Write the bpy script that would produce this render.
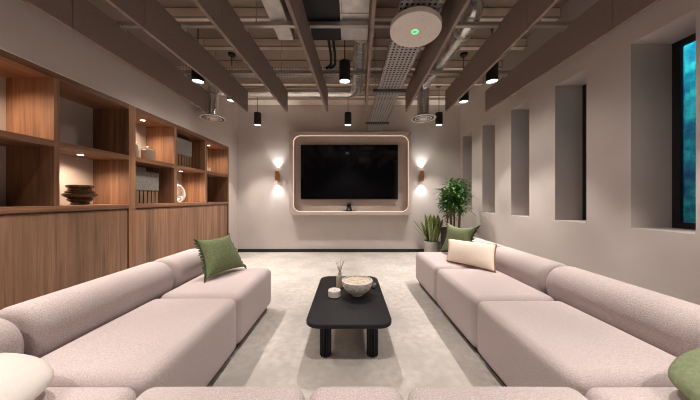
import bpy, bmesh, math, random
from mathutils import Vector, Matrix, noise, Euler

for o in list(bpy.data.objects):
    bpy.data.objects.remove(o)
SC = bpy.context.scene
COL = SC.collection
PI = math.pi
random.seed(7)

# ------------------------------------------------------------------ camera
cam_data = bpy.data.cameras.new('camera')
cam = bpy.data.objects.new('camera', cam_data)
COL.objects.link(cam)
cam.location = (0, 0, 1.25)
cam.rotation_euler = (PI / 2, 0, 0)
cam_data.sensor_width = 36
cam_data.lens = 240 / 700 * 36
cam_data.shift_x = 1 / 700
cam_data.shift_y = -1.2 / 700
cam_data.clip_start = 0.02
SC.camera = cam

# ------------------------------------------------------------------ world and exposure
world = bpy.data.worlds.new('world')
SC.world = world
world.use_nodes = True
bg = world.node_tree.nodes['Background']
bg.inputs[0].default_value = (0.75, 0.85, 1.0, 1)
bg.inputs[1].default_value = 0.25
SC.view_settings.view_transform = 'Standard'
SC.view_settings.look = 'None'
SC.view_settings.gamma = 1
SC.view_settings.use_curve_mapping = False
SC.view_settings.exposure = 0.22
SC.cycles.use_denoising = True
SC.cycles.max_bounces = 8
SC.cycles.diffuse_bounces = 5
SC.cycles.sample_clamp_indirect = 4
SC.cycles.filter_width = 1.0

PENDANT_W = 165
SPILL = 0.16
WARM = (1.0, 0.91, 0.84)
DAY = (1.0, 0.93, 0.87)


def area(name, loc, rot, sx, sy, power, color):
    d = bpy.data.lights.new(name, 'AREA')
    d.shape = 'RECTANGLE'
    d.size = sx
    d.size_y = sy
    d.energy = power
    d.color = color
    o = bpy.data.objects.new(name, d)
    COL.objects.link(o)
    o.location = loc
    o.rotation_euler = rot
    return o


# added lamp with no known source, it brightens the teal screen
# pale cyan fill light outside the slot windows
area('screen_fill_light', (3.6, 2.9, 3.9), (0, math.radians(-28), 0), .3, 1.4, 60, (0.75, 0.95, 0.95))


# ------------------------------------------------------------------ helpers
def thing(name, label, cat, loc=(0, 0, 0), rotz=0, group=None):
    o = bpy.data.objects.new(name, None)
    COL.objects.link(o)
    o.empty_display_size = 0.1
    o.location = loc
    o.rotation_euler = (0, 0, rotz)
    o['label'] = label
    o['category'] = cat
    if group:
        o['group'] = group
    return o


def tag(o, label, cat, group=None):
    o['label'] = label
    o['category'] = cat
    if group:
        o['group'] = group
    return o


def obj(name, bm, mat, parent=None, smooth=None, label=None):
    """link a bmesh as one object; smooth = angle in degrees (auto smooth by sharp edges)"""
    if smooth is not None:
        ang = math.radians(smooth)
        bm.normal_update()
        for f in bm.faces:
            f.smooth = True
        for e in bm.edges:
            if len(e.link_faces) == 2:
                if e.calc_face_angle(0) > ang:
                    e.smooth = False
    me = bpy.data.meshes.new(name)
    bm.to_mesh(me)
    bm.free()
    mats = mat if isinstance(mat, (list, tuple)) else [mat]
    for m in mats:
        me.materials.append(m)
    o = bpy.data.objects.new(name, me)
    COL.objects.link(o)
    if parent:
        o.parent = parent
    if label:
        o['label'] = label
    return o


def struct(name, bm, mat, parent=None, smooth=None):
    o = obj(name, bm, mat, parent, smooth)
    if parent is None:
        o['kind'] = 'structure'
    return o


def B():
    return bmesh.new()


def box(bm, x0, x1, y0, y1, z0, z1, bevel=0.0, seg=2, mi=0):
    vs = [bm.verts.new((x, y, z)) for x in (x0, x1) for y in (y0, y1) for z in (z0, z1)]
    idx = [(0, 1, 3, 2), (4, 6, 7, 5), (0, 4, 5, 1), (2, 3, 7, 6), (0, 2, 6, 4), (1, 5, 7, 3)]
    fs = [bm.faces.new([vs[i] for i in f]) for f in idx]
    for f in fs:
        f.material_index = mi
    if bevel > 0:
        es = set()
        for f in fs:
            es.update(f.edges)
        bmesh.ops.bevel(bm, geom=list(es), offset=bevel, segments=seg, profile=0.5, affect='EDGES')
    return bm


def bx(*a, **k):
    return box(B(), *a, **k)


def grid(bm, rows, closed_u=False, mi=0, cap0=False, cap1=False):
    """rows of points -> quads; closed_u closes each row into a ring"""
    R = [[bm.verts.new(p) for p in r] for r in rows]
    n = len(R[0])
    for i in range(len(R) - 1):
        for j in range(n if closed_u else n - 1):
            k = (j + 1) % n
            f = bm.faces.new((R[i][j], R[i][k], R[i + 1][k], R[i + 1][j]))
            f.material_index = mi
    if cap0:
        bm.faces.new(list(reversed(R[0]))).material_index = mi
    if cap1:
        bm.faces.new(R[-1]).material_index = mi
    return R


def lathe(bm, prof, c=(0, 0, 0), seg=24, mi=0, flute=0, fd=0.0):
    """prof: list of (r, z) from bottom to top, closed with caps"""
    rows = []
    for r, z in prof:
        ring = []
        for k in range(seg):
            a = 2 * PI * k / seg
            rr = r
            if flute:
                rr = r - fd * (0.5 + 0.5 * math.cos(a * flute))
            ring.append((c[0] + rr * math.cos(a), c[1] + rr * math.sin(a), c[2] + z))
        rows.append(ring)
    grid(bm, rows, True, mi, True, True)
    return bm


def tube(bm, pts, r, seg=10, mi=0, caps=True, rad=None):
    pts = [Vector(p) for p in pts]
    n = len(pts)
    rows = []
    up = None
    for i, p in enumerate(pts):
        if i == 0:
            t = pts[1] - pts[0]
        elif i == n - 1:
            t = pts[-1] - pts[-2]
        else:
            t = (pts[i + 1] - p).normalized() + (p - pts[i - 1]).normalized()
        t.normalize()
        if up is None:
            up = Vector((0, 0, 1)) if abs(t.z) < 0.9 else Vector((1, 0, 0))
        a = t.cross(up).normalized()
        b = a.cross(t).normalized()
        up = b
        rr = rad[i] if rad else r
        rows.append([p + a * (rr * math.cos(2 * PI * k / seg)) + b * (rr * math.sin(2 * PI * k / seg)) for k in range(seg)])
    grid(bm, rows, True, mi, caps, caps)
    bmesh.ops.recalc_face_normals(bm, faces=bm.faces)
    return bm


def arc(p0, p1, p2, n=8):
    """quadratic bezier points"""
    p0, p1, p2 = Vector(p0), Vector(p1), Vector(p2)
    return [p0 * (1 - t) ** 2 + p1 * (2 * t * (1 - t)) + p2 * t * t for t in [i / n for i in range(n + 1)]]


def rbox(bm, cx, cy, cz, sx, sy, sz, r, na=6, ni=8, bulge=(0, 0, 0), mi=0):
    """soft upholstered block: rounded cuboid with faces that swell slightly"""
    h = (sx / 2, sy / 2, sz / 2)

    def params(s):
        c = s - r
        L = [-(c + r * math.tan(PI / 4 * (1 - i / na))) for i in range(na)]
        M = [-c + 2 * c * i / ni for i in range(ni + 1)]
        return L + M + [-v for v in reversed(L)]
    verts = {}

    def vert(p):
        key = tuple(round(v, 5) for v in p)
        if key in verts:
            return verts[key]
        inner = [max(-(h[i] - r), min(h[i] - r, p[i])) for i in range(3)]
        d = Vector([p[i] - inner[i] for i in range(3)])
        d.normalize()
        q = Vector(inner) + d * r
        w = [max(0.0, 1 - (q[i] / h[i]) ** 2) for i in range(3)]
        off = Vector((d.x * abs(d.x) * bulge[0] * w[1] ** .6 * w[2] ** .6,
                      d.y * abs(d.y) * bulge[1] * w[0] ** .6 * w[2] ** .6,
                      d.z * abs(d.z) * bulge[2] * w[0] ** .6 * w[1] ** .6))
        v = bm.verts.new(Vector((cx, cy, cz)) + q + off)
        verts[key] = v
        return v
    for ax in range(3):
        u, w = (ax + 1) % 3, (ax + 2) % 3
        U, W = params(h[u]), params(h[w])
        for s in (-1, 1):
            for i in range(len(U) - 1):
                for j in range(len(W) - 1):
                    q = []
                    for a, b in ((i, j), (i + 1, j), (i + 1, j + 1), (i, j + 1)):
                        p = [0, 0, 0]
                        p[ax] = s * h[ax]
                        p[u] = U[a]
                        p[w] = W[b]
                        q.append(vert(p))
                    if s < 0:
                        q.reverse()
                    f = bm.faces.new(q)
                    f.material_index = mi
    return bm


def bolster_bm(L, rw, rh, e=0.05, seg=40, expo=2.25, dome=0.010):
    """long cushion roll along +Y from 0 to L, centred on x=0,z=0"""
    bm = B()
    rows = []
    ys = []
    for i in range(9):
        a = PI / 2 * i / 8
        ys.append((e * (1 - math.cos(PI / 2 - a)) if False else e * (1 - math.sin(a)), e * (1 - math.cos(a))))
    ends = [(y, s) for y, s in reversed([(e * (1 - math.sin(PI / 2 * i / 8)), e * (1 - math.cos(PI / 2 * i / 8))) for i in range(9)])]
    # ends: from y=e.. (inset 0) ordered below
    prof = []
    for i in range(9):
        a = PI / 2 * i / 8          # 0 at the cap, 90 deg at the side
        prof.append((e * (1 - math.sin(a)), e * (1 - math.cos(PI / 2 - a))))
    prof = [(e * (1 - math.sin(PI / 2 * i / 8)), e * (1 - math.cos(PI / 2 * i / 8))) for i in range(9)]
    prof = [(e - e * math.sin(t), e - e * math.cos(t)) for t in [PI / 2 * (1 - i / 8) for i in range(9)]]
    # prof[0] = (0, e): at cap plane, inset e ; prof[-1] = (e, 0)
    full = [(-dome, 0.995)] if False else []
    seq = []
    for k in range(1, 5):
        f = k / 5
        seq.append((-dome * (1 - f * f), None, f))
    for y, ins in prof:
        seq.append((y, ins, None))
    for k in range(1, 9):
        seq.append((e + (L - 2 * e) * k / 9, 0.0, None))
    for y, ins in reversed(prof):
        seq.append((L - y, ins, None))
    for k in range(4, 0, -1):
        f = k / 5
        seq.append((L + dome * (1 - f * f), None, f))

    def ring(y, ins, f):
        out = []
        for k in range(seg):
            a = 2 * PI * k / seg
            c, s = math.cos(a), math.sin(a)
            q = (abs(c) ** expo + abs(s) ** expo) ** (-1 / expo)
            if f is not None:
                ax, az = (rw - e) * f, (rh - e) * f
            else:
                ax, az = rw - ins, rh - ins
            out.append((ax * q * c, y, az * q * s))
        return out
    for y, ins, f in seq:
        rows.append(ring(y, ins, f))
    grid(bm, rows, True, 0, True, True)
    bmesh.ops.recalc_face_normals(bm, faces=bm.faces)
    return bm


def pillow_bm(BL, BR, TR, TL, t, conc=0.06, n=22, power=0.42, lumps=0.006, seed=0, rounded=0.0):
    """two-sided scatter cushion spanned by four corners; returns bmesh and a function for the rim"""
    BL, BR, TR, TL = map(Vector, (BL, BR, TR, TL))
    nrm = ((BR - BL).cross(TL - BL)).normalized()

    def base(u, v):
        uu = u * (1 - conc * (1 - v * v) * abs(u))
        vv = v * (1 - conc * (1 - u * u) * abs(v))
        if rounded > 0:
            k = 1 - rounded * (u * u * v * v)
            uu *= k
            vv *= k
        a, b = (uu + 1) / 2, (vv + 1) / 2
        return BL * (1 - a) * (1 - b) + BR * a * (1 - b) + TR * a * b + TL * (1 - a) * b
    bm = B()
    par = [math.sin(PI / 2 * (-1 + 2 * i / n)) for i in range(n + 1)]
    grids = []
    for s in (1, -1):
        g = []
        for v in par:
            row = []
            for u in par:
                p = base(u, v)
                th = t / 2 * max(0, (1 - u * u) * (1 - v * v)) ** power
                q = noise.noise(p * 7 + Vector((seed, seed, 0))) * lumps * min(1, th / (t * .1) if t else 0)
                row.append(p + nrm * (s * (th + q)))
            g.append(row)
        grids.append(g)
    grid(bm, grids[0])
    R = grid(bm, grids[1])
    for f in list(bm.faces)[n * n:]:
        f.normal_flip()
    bmesh.ops.remove_doubles(bm, verts=bm.verts, dist=0.0004)
    bmesh.ops.recalc_face_normals(bm, faces=bm.faces)
    rim = [base(p, -1) for p in par] + [base(1, p) for p in par[1:]] + [base(-p, 1) for p in par[1:]] + [base(-1, -p) for p in par[1:]]
    return bm, rim, nrm


# ------------------------------------------------------------------ materials
def mat(name, color=(.8, .8, .8), rough=.5, metal=0.0, emit=None, strength=0, spec=None):
    m = bpy.data.materials.new(name)
    m.use_nodes = True
    p = m.node_tree.nodes['Principled BSDF']
    p.inputs['Base Color'].default_value = (*color, 1)
    p.inputs['Roughness'].default_value = rough
    p.inputs['Metallic'].default_value = metal
    if spec is not None:
        p.inputs['Specular IOR Level'].default_value = spec
    if emit:
        p.inputs['Emission Color'].default_value = (*emit, 1)
        p.inputs['Emission Strength'].default_value = strength
    return m


def nodes(m):
    nt = m.node_tree
    return nt, nt.nodes, nt.links, nt.nodes['Principled BSDF']


def speckle(m, c1, c2, scale, c3=None, scale2=None, bump=0.0, bscale=None, dist=0.002, vec='Object', stretch=(1, 1, 1), detail=3):
    """two-tone noise colour with an optional second larger mottle and a bump"""
    nt, N, L, p = nodes(m)
    tc = N.new('ShaderNodeTexCoord')
    mp = N.new('ShaderNodeMapping')
    mp.inputs['Scale'].default_value = stretch
    L.new(tc.outputs[vec], mp.inputs[0])
    n1 = N.new('ShaderNodeTexNoise')
    n1.inputs['Scale'].default_value = scale
    n1.inputs['Detail'].default_value = detail
    L.new(mp.outputs[0], n1.inputs['Vector'])
    cr = N.new('ShaderNodeValToRGB')
    cr.color_ramp.elements[0].position = .35
    cr.color_ramp.elements[1].position = .65
    cr.color_ramp.elements[0].color = (*c1, 1)
    cr.color_ramp.elements[1].color = (*c2, 1)
    L.new(n1.outputs['Fac'], cr.inputs[0])
    out = cr.outputs[0]
    if c3:
        n2 = N.new('ShaderNodeTexNoise')
        n2.inputs['Scale'].default_value = scale2
        n2.inputs['Detail'].default_value = 4
        L.new(mp.outputs[0], n2.inputs['Vector'])
        r2 = N.new('ShaderNodeValToRGB')
        r2.color_ramp.elements[0].position = .42
        r2.color_ramp.elements[1].position = .68
        L.new(n2.outputs['Fac'], r2.inputs[0])
        mx = N.new('ShaderNodeMix')
        mx.data_type = 'RGBA'
        L.new(r2.outputs[0], mx.inputs[0])
        L.new(out, mx.inputs[6])
        mx.inputs[7].default_value = (*c3, 1)
        out = mx.outputs[2]
    L.new(out, p.inputs['Base Color'])
    if bump:
        n3 = N.new('ShaderNodeTexNoise')
        n3.inputs['Scale'].default_value = bscale or scale
        n3.inputs['Detail'].default_value = 2
        L.new(tc.outputs[vec], n3.inputs['Vector'])
        b = N.new('ShaderNodeBump')
        b.inputs['Strength'].default_value = bump
        b.inputs['Distance'].default_value = dist
        L.new(n3.outputs['Fac'], b.inputs['Height'])
        L.new(b.outputs[0], p.inputs['Normal'])
    return m


def wood(name, base, dark, light, axis='Z', plank=0.11):
    """veneer: board-to-board colour steps and fine grain stretched along an axis"""
    m = mat(name, base, .45)
    nt, N, L, p = nodes(m)
    geo = N.new('ShaderNodeNewGeometry')
    mp = N.new('ShaderNodeMapping')
    s = {'Z': (30, 30, 1.2), 'Y': (30, 1.2, 30), 'X': (1.2, 30, 30)}[axis]
    mp.inputs['Scale'].default_value = s
    L.new(geo.outputs['Position'], mp.inputs[0])
    n1 = N.new('ShaderNodeTexNoise')
    n1.inputs['Scale'].default_value = 1.0
    n1.inputs['Detail'].default_value = 6
    n1.inputs['Roughness'].default_value = .65
    n1.inputs['Distortion'].default_value = .6
    L.new(mp.outputs[0], n1.inputs['Vector'])
    cr = N.new('ShaderNodeValToRGB')
    cr.color_ramp.elements[0].position = .3
    cr.color_ramp.elements[1].position = .72
    cr.color_ramp.elements[0].color = (*dark, 1)
    cr.color_ramp.elements[1].color = (*light, 1)
    e = cr.color_ramp.elements.new(.5)
    e.color = (*base, 1)
    L.new(n1.outputs['Fac'], cr.inputs[0])
    # board steps
    sx = N.new('ShaderNodeSeparateXYZ')
    L.new(geo.outputs['Position'], sx.inputs[0])
    ax2 = {'Z': ('X', 'Y'), 'Y': ('X', 'Z'), 'X': ('Y', 'Z')}[axis]
    add = N.new('ShaderNodeMath')
    add.operation = 'ADD'
    L.new(sx.outputs[ax2[0]], add.inputs[0])
    L.new(sx.outputs[ax2[1]], add.inputs[1])
    dv = N.new('ShaderNodeMath')
    dv.operation = 'DIVIDE'
    L.new(add.outputs[0], dv.inputs[0])
    dv.inputs[1].default_value = plank
    fl = N.new('ShaderNodeMath')
    fl.operation = 'FLOOR'
    L.new(dv.outputs[0], fl.inputs[0])
    wn = N.new('ShaderNodeTexWhiteNoise')
    wn.noise_dimensions = '1D'
    L.new(fl.outputs[0], wn.inputs['W'])
    mr = N.new('ShaderNodeMapRange')
    mr.inputs['To Min'].default_value = .74
    mr.inputs['To Max'].default_value = 1.18
    L.new(wn.outputs['Value'], mr.inputs['Value'])
    vm = N.new('ShaderNodeVectorMath')
    vm.operation = 'SCALE'
    L.new(cr.outputs[0], vm.inputs[0])
    L.new(mr.outputs[0], vm.inputs['Scale'])
    L.new(vm.outputs[0], p.inputs['Base Color'])
    return m


def perforated(name, color, cell=0.025, hole=0.30, stretch=(1, 1, 1), axes=(1, 1, 0)):
    """galvanised sheet with rows of punched slots"""
    m = mat(name, color, .45, .3)
    nt, N, L, p = nodes(m)
    tc = N.new('ShaderNodeTexCoord')
    mp = N.new('ShaderNodeMapping')
    mp.inputs['Scale'].default_value = [s / cell for s in stretch]
    L.new(tc.outputs['Object'], mp.inputs[0])
    fr = N.new('ShaderNodeVectorMath')
    fr.operation = 'FRACTION'
    L.new(mp.outputs[0], fr.inputs[0])
    sb = N.new('ShaderNodeVectorMath')
    sb.operation = 'SUBTRACT'
    sb.inputs[1].default_value = (.5, .5, .5)
    L.new(fr.outputs[0], sb.inputs[0])
    ml = N.new('ShaderNodeVectorMath')
    ml.operation = 'MULTIPLY'
    ml.inputs[1].default_value = axes
    L.new(sb.outputs[0], ml.inputs[0])
    ln = N.new('ShaderNodeVectorMath')
    ln.operation = 'LENGTH'
    L.new(ml.outputs[0], ln.inputs[0])
    lt = N.new('ShaderNodeMath')
    lt.operation = 'LESS_THAN'
    lt.inputs[1].default_value = hole
    L.new(ln.outputs['Value'], lt.inputs[0])
    inv = N.new('ShaderNodeMath')
    inv.operation = 'SUBTRACT'
    inv.inputs[0].default_value = 1
    L.new(lt.outputs[0], inv.inputs[1])
    L.new(inv.outputs[0], p.inputs['Alpha'])
    return m


M = {}
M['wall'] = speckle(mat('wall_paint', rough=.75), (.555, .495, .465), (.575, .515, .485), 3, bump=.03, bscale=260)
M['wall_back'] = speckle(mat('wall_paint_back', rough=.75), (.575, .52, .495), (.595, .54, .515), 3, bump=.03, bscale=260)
M['ceiling'] = speckle(mat('ceiling_paint', rough=.9), (.31, .25, .20), (.35, .285, .23), 2)
M['rib'] = speckle(mat('rib_paint', rough=.8), (.80, .70, .61), (.84, .74, .65), 3)
M['skirting'] = mat('skirting_black', (.015, .014, .014), .4)
M['carpet'] = speckle(mat('carpet', rough=.95, spec=.1), (.44, .405, .375), (.54, .50, .465), 16, (.40, .37, .34), 2.2, bump=.5, bscale=170, dist=.004, detail=6)
M['wood'] = wood('walnut_veneer_upright', (.235, .112, .058), (.135, .062, .032), (.33, .168, .09), 'Z')
M['wood_h'] = wood('walnut_veneer_level', (.235, .112, .058), (.135, .062, .032), (.33, .168, .09), 'Y', .09)
M['door_wood'] = wood('walnut_veneer_door', (.265, .145, .085), (.165, .085, .048), (.36, .21, .13), 'Z', .12)
M['boucle'] = speckle(mat('pink_boucle', rough=.95, spec=.15), (.47, .395, .39), (.62, .53, .525), 170, bump=.9, bscale=230, dist=.004, detail=2)
M['plinth'] = mat('sofa_plinth_black', (.012, .011, .011), .5)
M['platform'] = mat('sofa_platform_fabric', (.30, .20, .19), .9)
M['green'] = speckle(mat('green_linen', rough=.9, spec=.2), (.135, .165, .08), (.185, .215, .11), 60, bump=.4, bscale=260, dist=.001)
M['green_light'] = speckle(mat('sage_linen', rough=.9, spec=.2), (.19, .23, .125), (.25, .295, .165), 60, bump=.4, bscale=260, dist=.001)
M['green_fringe'] = mat('green_fringe', (.055, .08, .035), .9)
M['cream'] = speckle(mat('cream_linen', rough=.9, spec=.2), (.90, .76, .64), (.94, .81, .69), 70, bump=.3, bscale=280, dist=.001)
M['ivory'] = speckle(mat('ivory_linen', rough=.9, spec=.2), (.62, .57, .525), (.68, .63, .58), 280, bump=.4, bscale=280, dist=.001)
M['brown_trim'] = mat('brown_trim', (.30, .17, .10), .85)
M['black_wood'] = speckle(mat('black_stained_oak', rough=.45, spec=.35), (.006, .006, .008), (.013, .013, .016), 8, stretch=(14, 1, 14))
M['baffle'] = speckle(mat('taupe_felt', rough=.95, spec=.1), (.235, .180, .155), (.27, .212, .184), 60)
M['steel'] = mat('strut_steel', (.50, .47, .44), .42, .8)
M['galv'] = speckle(mat('galvanised_sheet', rough=.36, metal=.6), (.60, .59, .57), (.80, .79, .77), 7)
M['duct'] = speckle(mat('spiral_duct_steel', rough=.25, metal=.8), (.74, .73, .71), (.88, .87, .85), 5)
M['bell'] = mat('diffuser_inner_shade', (.16, .155, .15), .4, .5)  # shade inside the diffuser is put into this dark metal
M['perf'] = perforated('perforated_tray', (.40, .385, .365), .045, .30)
M['perf_side'] = perforated('perforated_side', (.86, .84, .81), .042, .30, axes=(1, 0, 1))
M['perf_fine'] = perforated('perforated_tray_fine', (.40, .385, .365), .045, .30)
M['black'] = mat('matt_black', (.012, .012, .012), .45)
M['cable'] = mat('cable_black', (.01, .01, .01), .6)
M['navy'] = mat('fan_unit_dark', (.007, .007, .012), .6)
M['insul'] = speckle(mat('foil_insulation', rough=.5), (.55, .52, .49), (.70, .67, .63), 9)
M['lens'] = mat('lamp_lens', (1, 1, 1), .5, emit=(1, .96, .90), strength=14)
M['lens_small'] = mat('downlight_lens', (1, 1, 1), .5, emit=(1, .90, .78), strength=10)
M['led'] = mat('led_strip', (1, 1, 1), .5, emit=(1, .72, .58), strength=.85)
M['surround'] = speckle(mat('surround_laminate', rough=.5), (.58, .48, .42), (.60, .50, .44), 5)
M['surround_back'] = speckle(mat('surround_back_panel', rough=.6), (.42, .345, .295), (.44, .36, .31), 5)
M['screen'] = mat('tv_glass', (.004, .004, .005), .06, spec=.5)
M['brass'] = mat('brushed_copper', (.62, .33, .16), .3, 1.0)
M['white_plastic'] = speckle(mat('array_plastic', rough=.6), (.70, .64, .59), (.72, .66, .61), 10)
M['green_led'] = mat('green_led', (.1, .8, .4), .4, emit=(.10, 1, .35), strength=1.1)
M['rear_glass'] = mat('rear_partition_glass', (.02, .02, .022), .12)
M['frame'] = mat('window_frame_black', (.012, .012, .018), .4)
M['soil'] = speckle(mat('soil', rough=1), (.02, .014, .01), (.05, .035, .025), 60)
M['pot'] = speckle(mat('concrete_pot', rough=.85), (.42, .38, .34), (.52, .48, .43), 20, bump=.2, bscale=60)
M['leaf'] = speckle(mat('palm_leaf', rough=.5), (.05, .15, .025), (.12, .30, .06), 14)
M['snake_leaf'] = speckle(mat('snake_leaf', rough=.45), (.06, .13, .035), (.17, .26, .09), 25, stretch=(1, 1, 2))
M['snake_edge'] = mat('snake_leaf_edge', (.42, .40, .13), .45)
M['stem'] = mat('cane_brown', (.16, .09, .05), .8)
M['white_ceramic'] = speckle(mat('white_ceramic', rough=.4), (.74, .70, .65), (.80, .76, .71), 12)
M['bowl'] = speckle(mat('bowl_woven_white', rough=.7), (.60, .55, .51), (.95, .90, .84), 50, bump=.6, bscale=55, dist=.004)
M['filling'] = speckle(mat('bowl_filling', rough=.9), (.55, .45, .33), (.80, .72, .58), 40, bump=.6, bscale=60, dist=.004)
M['reed'] = mat('reed', (.48, .34, .22), .8)
M['candle_jar'] = mat('frosted_jar', (.37, .32, .28), .45)
M['grey_weave'] = speckle(mat('grey_weave', rough=.9), (.14, .125, .11), (.215, .195, .175), 70, bump=.8, bscale=70, dist=.005)
M['slate'] = mat('slate_grey', (.10, .10, .105), .7)
M['button'] = mat('remote_button', (.45, .45, .45), .6)

mg = bpy.data.materials.new('clear_glass')
mg.use_nodes = True
nt = mg.node_tree
for n in list(nt.nodes):
    if n.type == 'BSDF_PRINCIPLED':
        nt.nodes.remove(n)
tr = nt.nodes.new('ShaderNodeBsdfTransparent')
tr.inputs[0].default_value = (.82, .96, 1.0, 1)
gl = nt.nodes.new('ShaderNodeBsdfGlossy')
gl.inputs['Roughness'].default_value = .05
fz = nt.nodes.new('ShaderNodeFresnel')
mx = nt.nodes.new('ShaderNodeMixShader')
nt.links.new(fz.outputs[0], mx.inputs[0])
nt.links.new(tr.outputs[0], mx.inputs[1])
nt.links.new(gl.outputs[0], mx.inputs[2])
nt.links.new(mx.outputs[0], nt.nodes['Material Output'].inputs[0])
M['glass'] = mg

mv = mat('amber_glass', (.085, .045, .018), .08, spec=.8)
mv.node_tree.nodes['Principled BSDF'].inputs['Transmission Weight'].default_value = .35
M['amber'] = mv
mb = mat('bottle_glass', (.86, .80, .70), .15)
mb.node_tree.nodes['Principled BSDF'].inputs['Transmission Weight'].default_value = .25
M['bottle'] = mb
M['liquid'] = mat('amber_oil', (.66, .56, .36), .3)

mt = mat('teal_screen', (.06, .33, .38), .35)
speckle(mt, (.0, .20, .30), (.07, .66, .60), 5, (.01, .08, .24), 1.6, stretch=(1, 2.5, 2.2))  # blurred, refracted lights outside are put into these teal blotches
M['teal'] = mt

# ------------------------------------------------------------------ room shell
WX = 2.605            # side wall planes
YB = 5.63             # back wall
ZC = 3.60
Y0 = -2.6             # open rear edge of what the photo can see

struct('floor', bx(-3.2, 3.2, Y0, YB + .2, -.1, 0), M['carpet'])
b = B()
box(b, -3.2, 3.2, Y0, YB + .2, ZC, ZC + .15, mi=0)
for k in range(6):
    y = 2.43 + .56 * k if k < 5 else 5.38
    yy = [1.31, 1.87, 2.43, 2.99, 3.55, 4.11, 4.67][k] if False else 2.43 + .56 * k
    box(b, -WX, WX, yy - .05, yy + .05, ZC - .13, ZC, .015, 2, 1)
for yy in (.2, .76, 1.32, 1.88):
    box(b, -WX, WX, yy - .05, yy + .05, ZC - .13, ZC, .015, 2, 1)
box(b, -WX, WX, 5.34, YB, ZC - .15, ZC, 0, 2, 1)
struct('ceiling', b, [M['ceiling'], M['rib']])
struct('wall_back', bx(-3.2, 3.2, YB, YB + .2, 0, ZC), M['wall_back'])
struct('baseboard_back', bx(-WX + .002, WX - .002, YB - .018, YB - .0005, 0.001, .075), M['skirting'])

# left wall: above the wall units and the narrow strip beyond them
b = B()
box(b, -3.2, -WX, Y0, 5.20, 2.376, ZC)
box(b, -3.2, -WX, 5.20, YB, 0, ZC)
box(b, -3.2, -3.06, Y0, 5.20, 0, 2.376)
struct('wall_left', b, M['wall'])

# right wall with the row of deep slot niches
NZ0, NZ1 = .983, 2.68
near = [.97, 1.803, 2.633, 3.467, 4.285, 5.095]
wide = [.415, .415, .40, .39, .405, .40]
b = B()
TH = .44
box(b, WX, WX + TH, Y0, YB, 0, NZ0)
box(b, WX, WX + TH, Y0, YB, NZ1, ZC)
y = Y0
for n0, w in zip(near, wide):
    box(b, WX, WX + TH, y, n0, NZ0, NZ1)
    y = n0 + w
box(b, WX, WX + TH, y, YB, NZ0, NZ1)
struct('wall_right', b, M['wall'])
b = B()
box(b, -3.2, 3.225, Y0 - .1, Y0, 0, ZC, mi=0)
for xx in (-2.2, -1.1, 0, 1.1, 2.2):
    box(b, xx - .03, xx + .03, Y0, Y0 + .03, 0, 2.7, mi=1)
box(b, -WX, WX, Y0, Y0 + .03, 2.7, 2.78, mi=1)
struct('wall_rear', b, [M['rear_glass'], M['frame']])
struct('baseboard_right', bx(WX - .016, WX - .0005, Y0, YB - .02, 0.001, .075), M['skirting'])

FX = 2.985
for i, (n0, w) in enumerate(zip(near[1:], wide[1:])):
    FX = 2.985 if i == 0 else 2.95
    b = B()
    f = .055
    d = .03
    box(b, FX, FX + d, n0, n0 + f, NZ0, NZ1)
    box(b, FX, FX + d, n0 + w - f, n0 + w, NZ0, NZ1)
    box(b, FX, FX + d, n0 + f, n0 + w - f, NZ0, NZ0 + f)
    box(b, FX, FX + d, n0 + f, n0 + w - f, NZ1 - f, NZ1)
    wf = struct('window_%d' % (i + 1), b, M['frame'])
    obj('window_pane', bx(FX + .012, FX + .020, n0 + f, n0 + w - f, NZ0 + f, NZ1 - f), M['glass'], wf)

# fluted screen standing outside the slot windows
b = B()
rows = []
Ylist = [-.4 + 5.6 * i / 496 for i in range(497)]
front = [(4.30 + .022 * math.cos(i * PI / 2), y) for i, y in enumerate(Ylist)]
grid(b, [[(x, y, .3) for x, y in front], [(x, y, 3.3) for x, y in front]])
grid(b, [[(x + .03, y, 3.3) for x, y in front], [(x + .03, y, .3) for x, y in front]])
sc_o = obj('outdoor_screen', b, M['teal'], None, 60)
tag(sc_o, 'fluted teal screen standing outside behind the tall slot window on the right', 'screen')
for k in range(3):
    obj('rail', bx(4.335, 4.385, -.4, 5.2, .9 + k * .8, .96 + k * .8), M['frame'], sc_o)

# ------------------------------------------------------------------ wall units on the left
CX0, CX1 = -3.03, -WX           # back panel face, front face
ZS, ZM, ZT = 1.187, 1.765, 2.374


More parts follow.
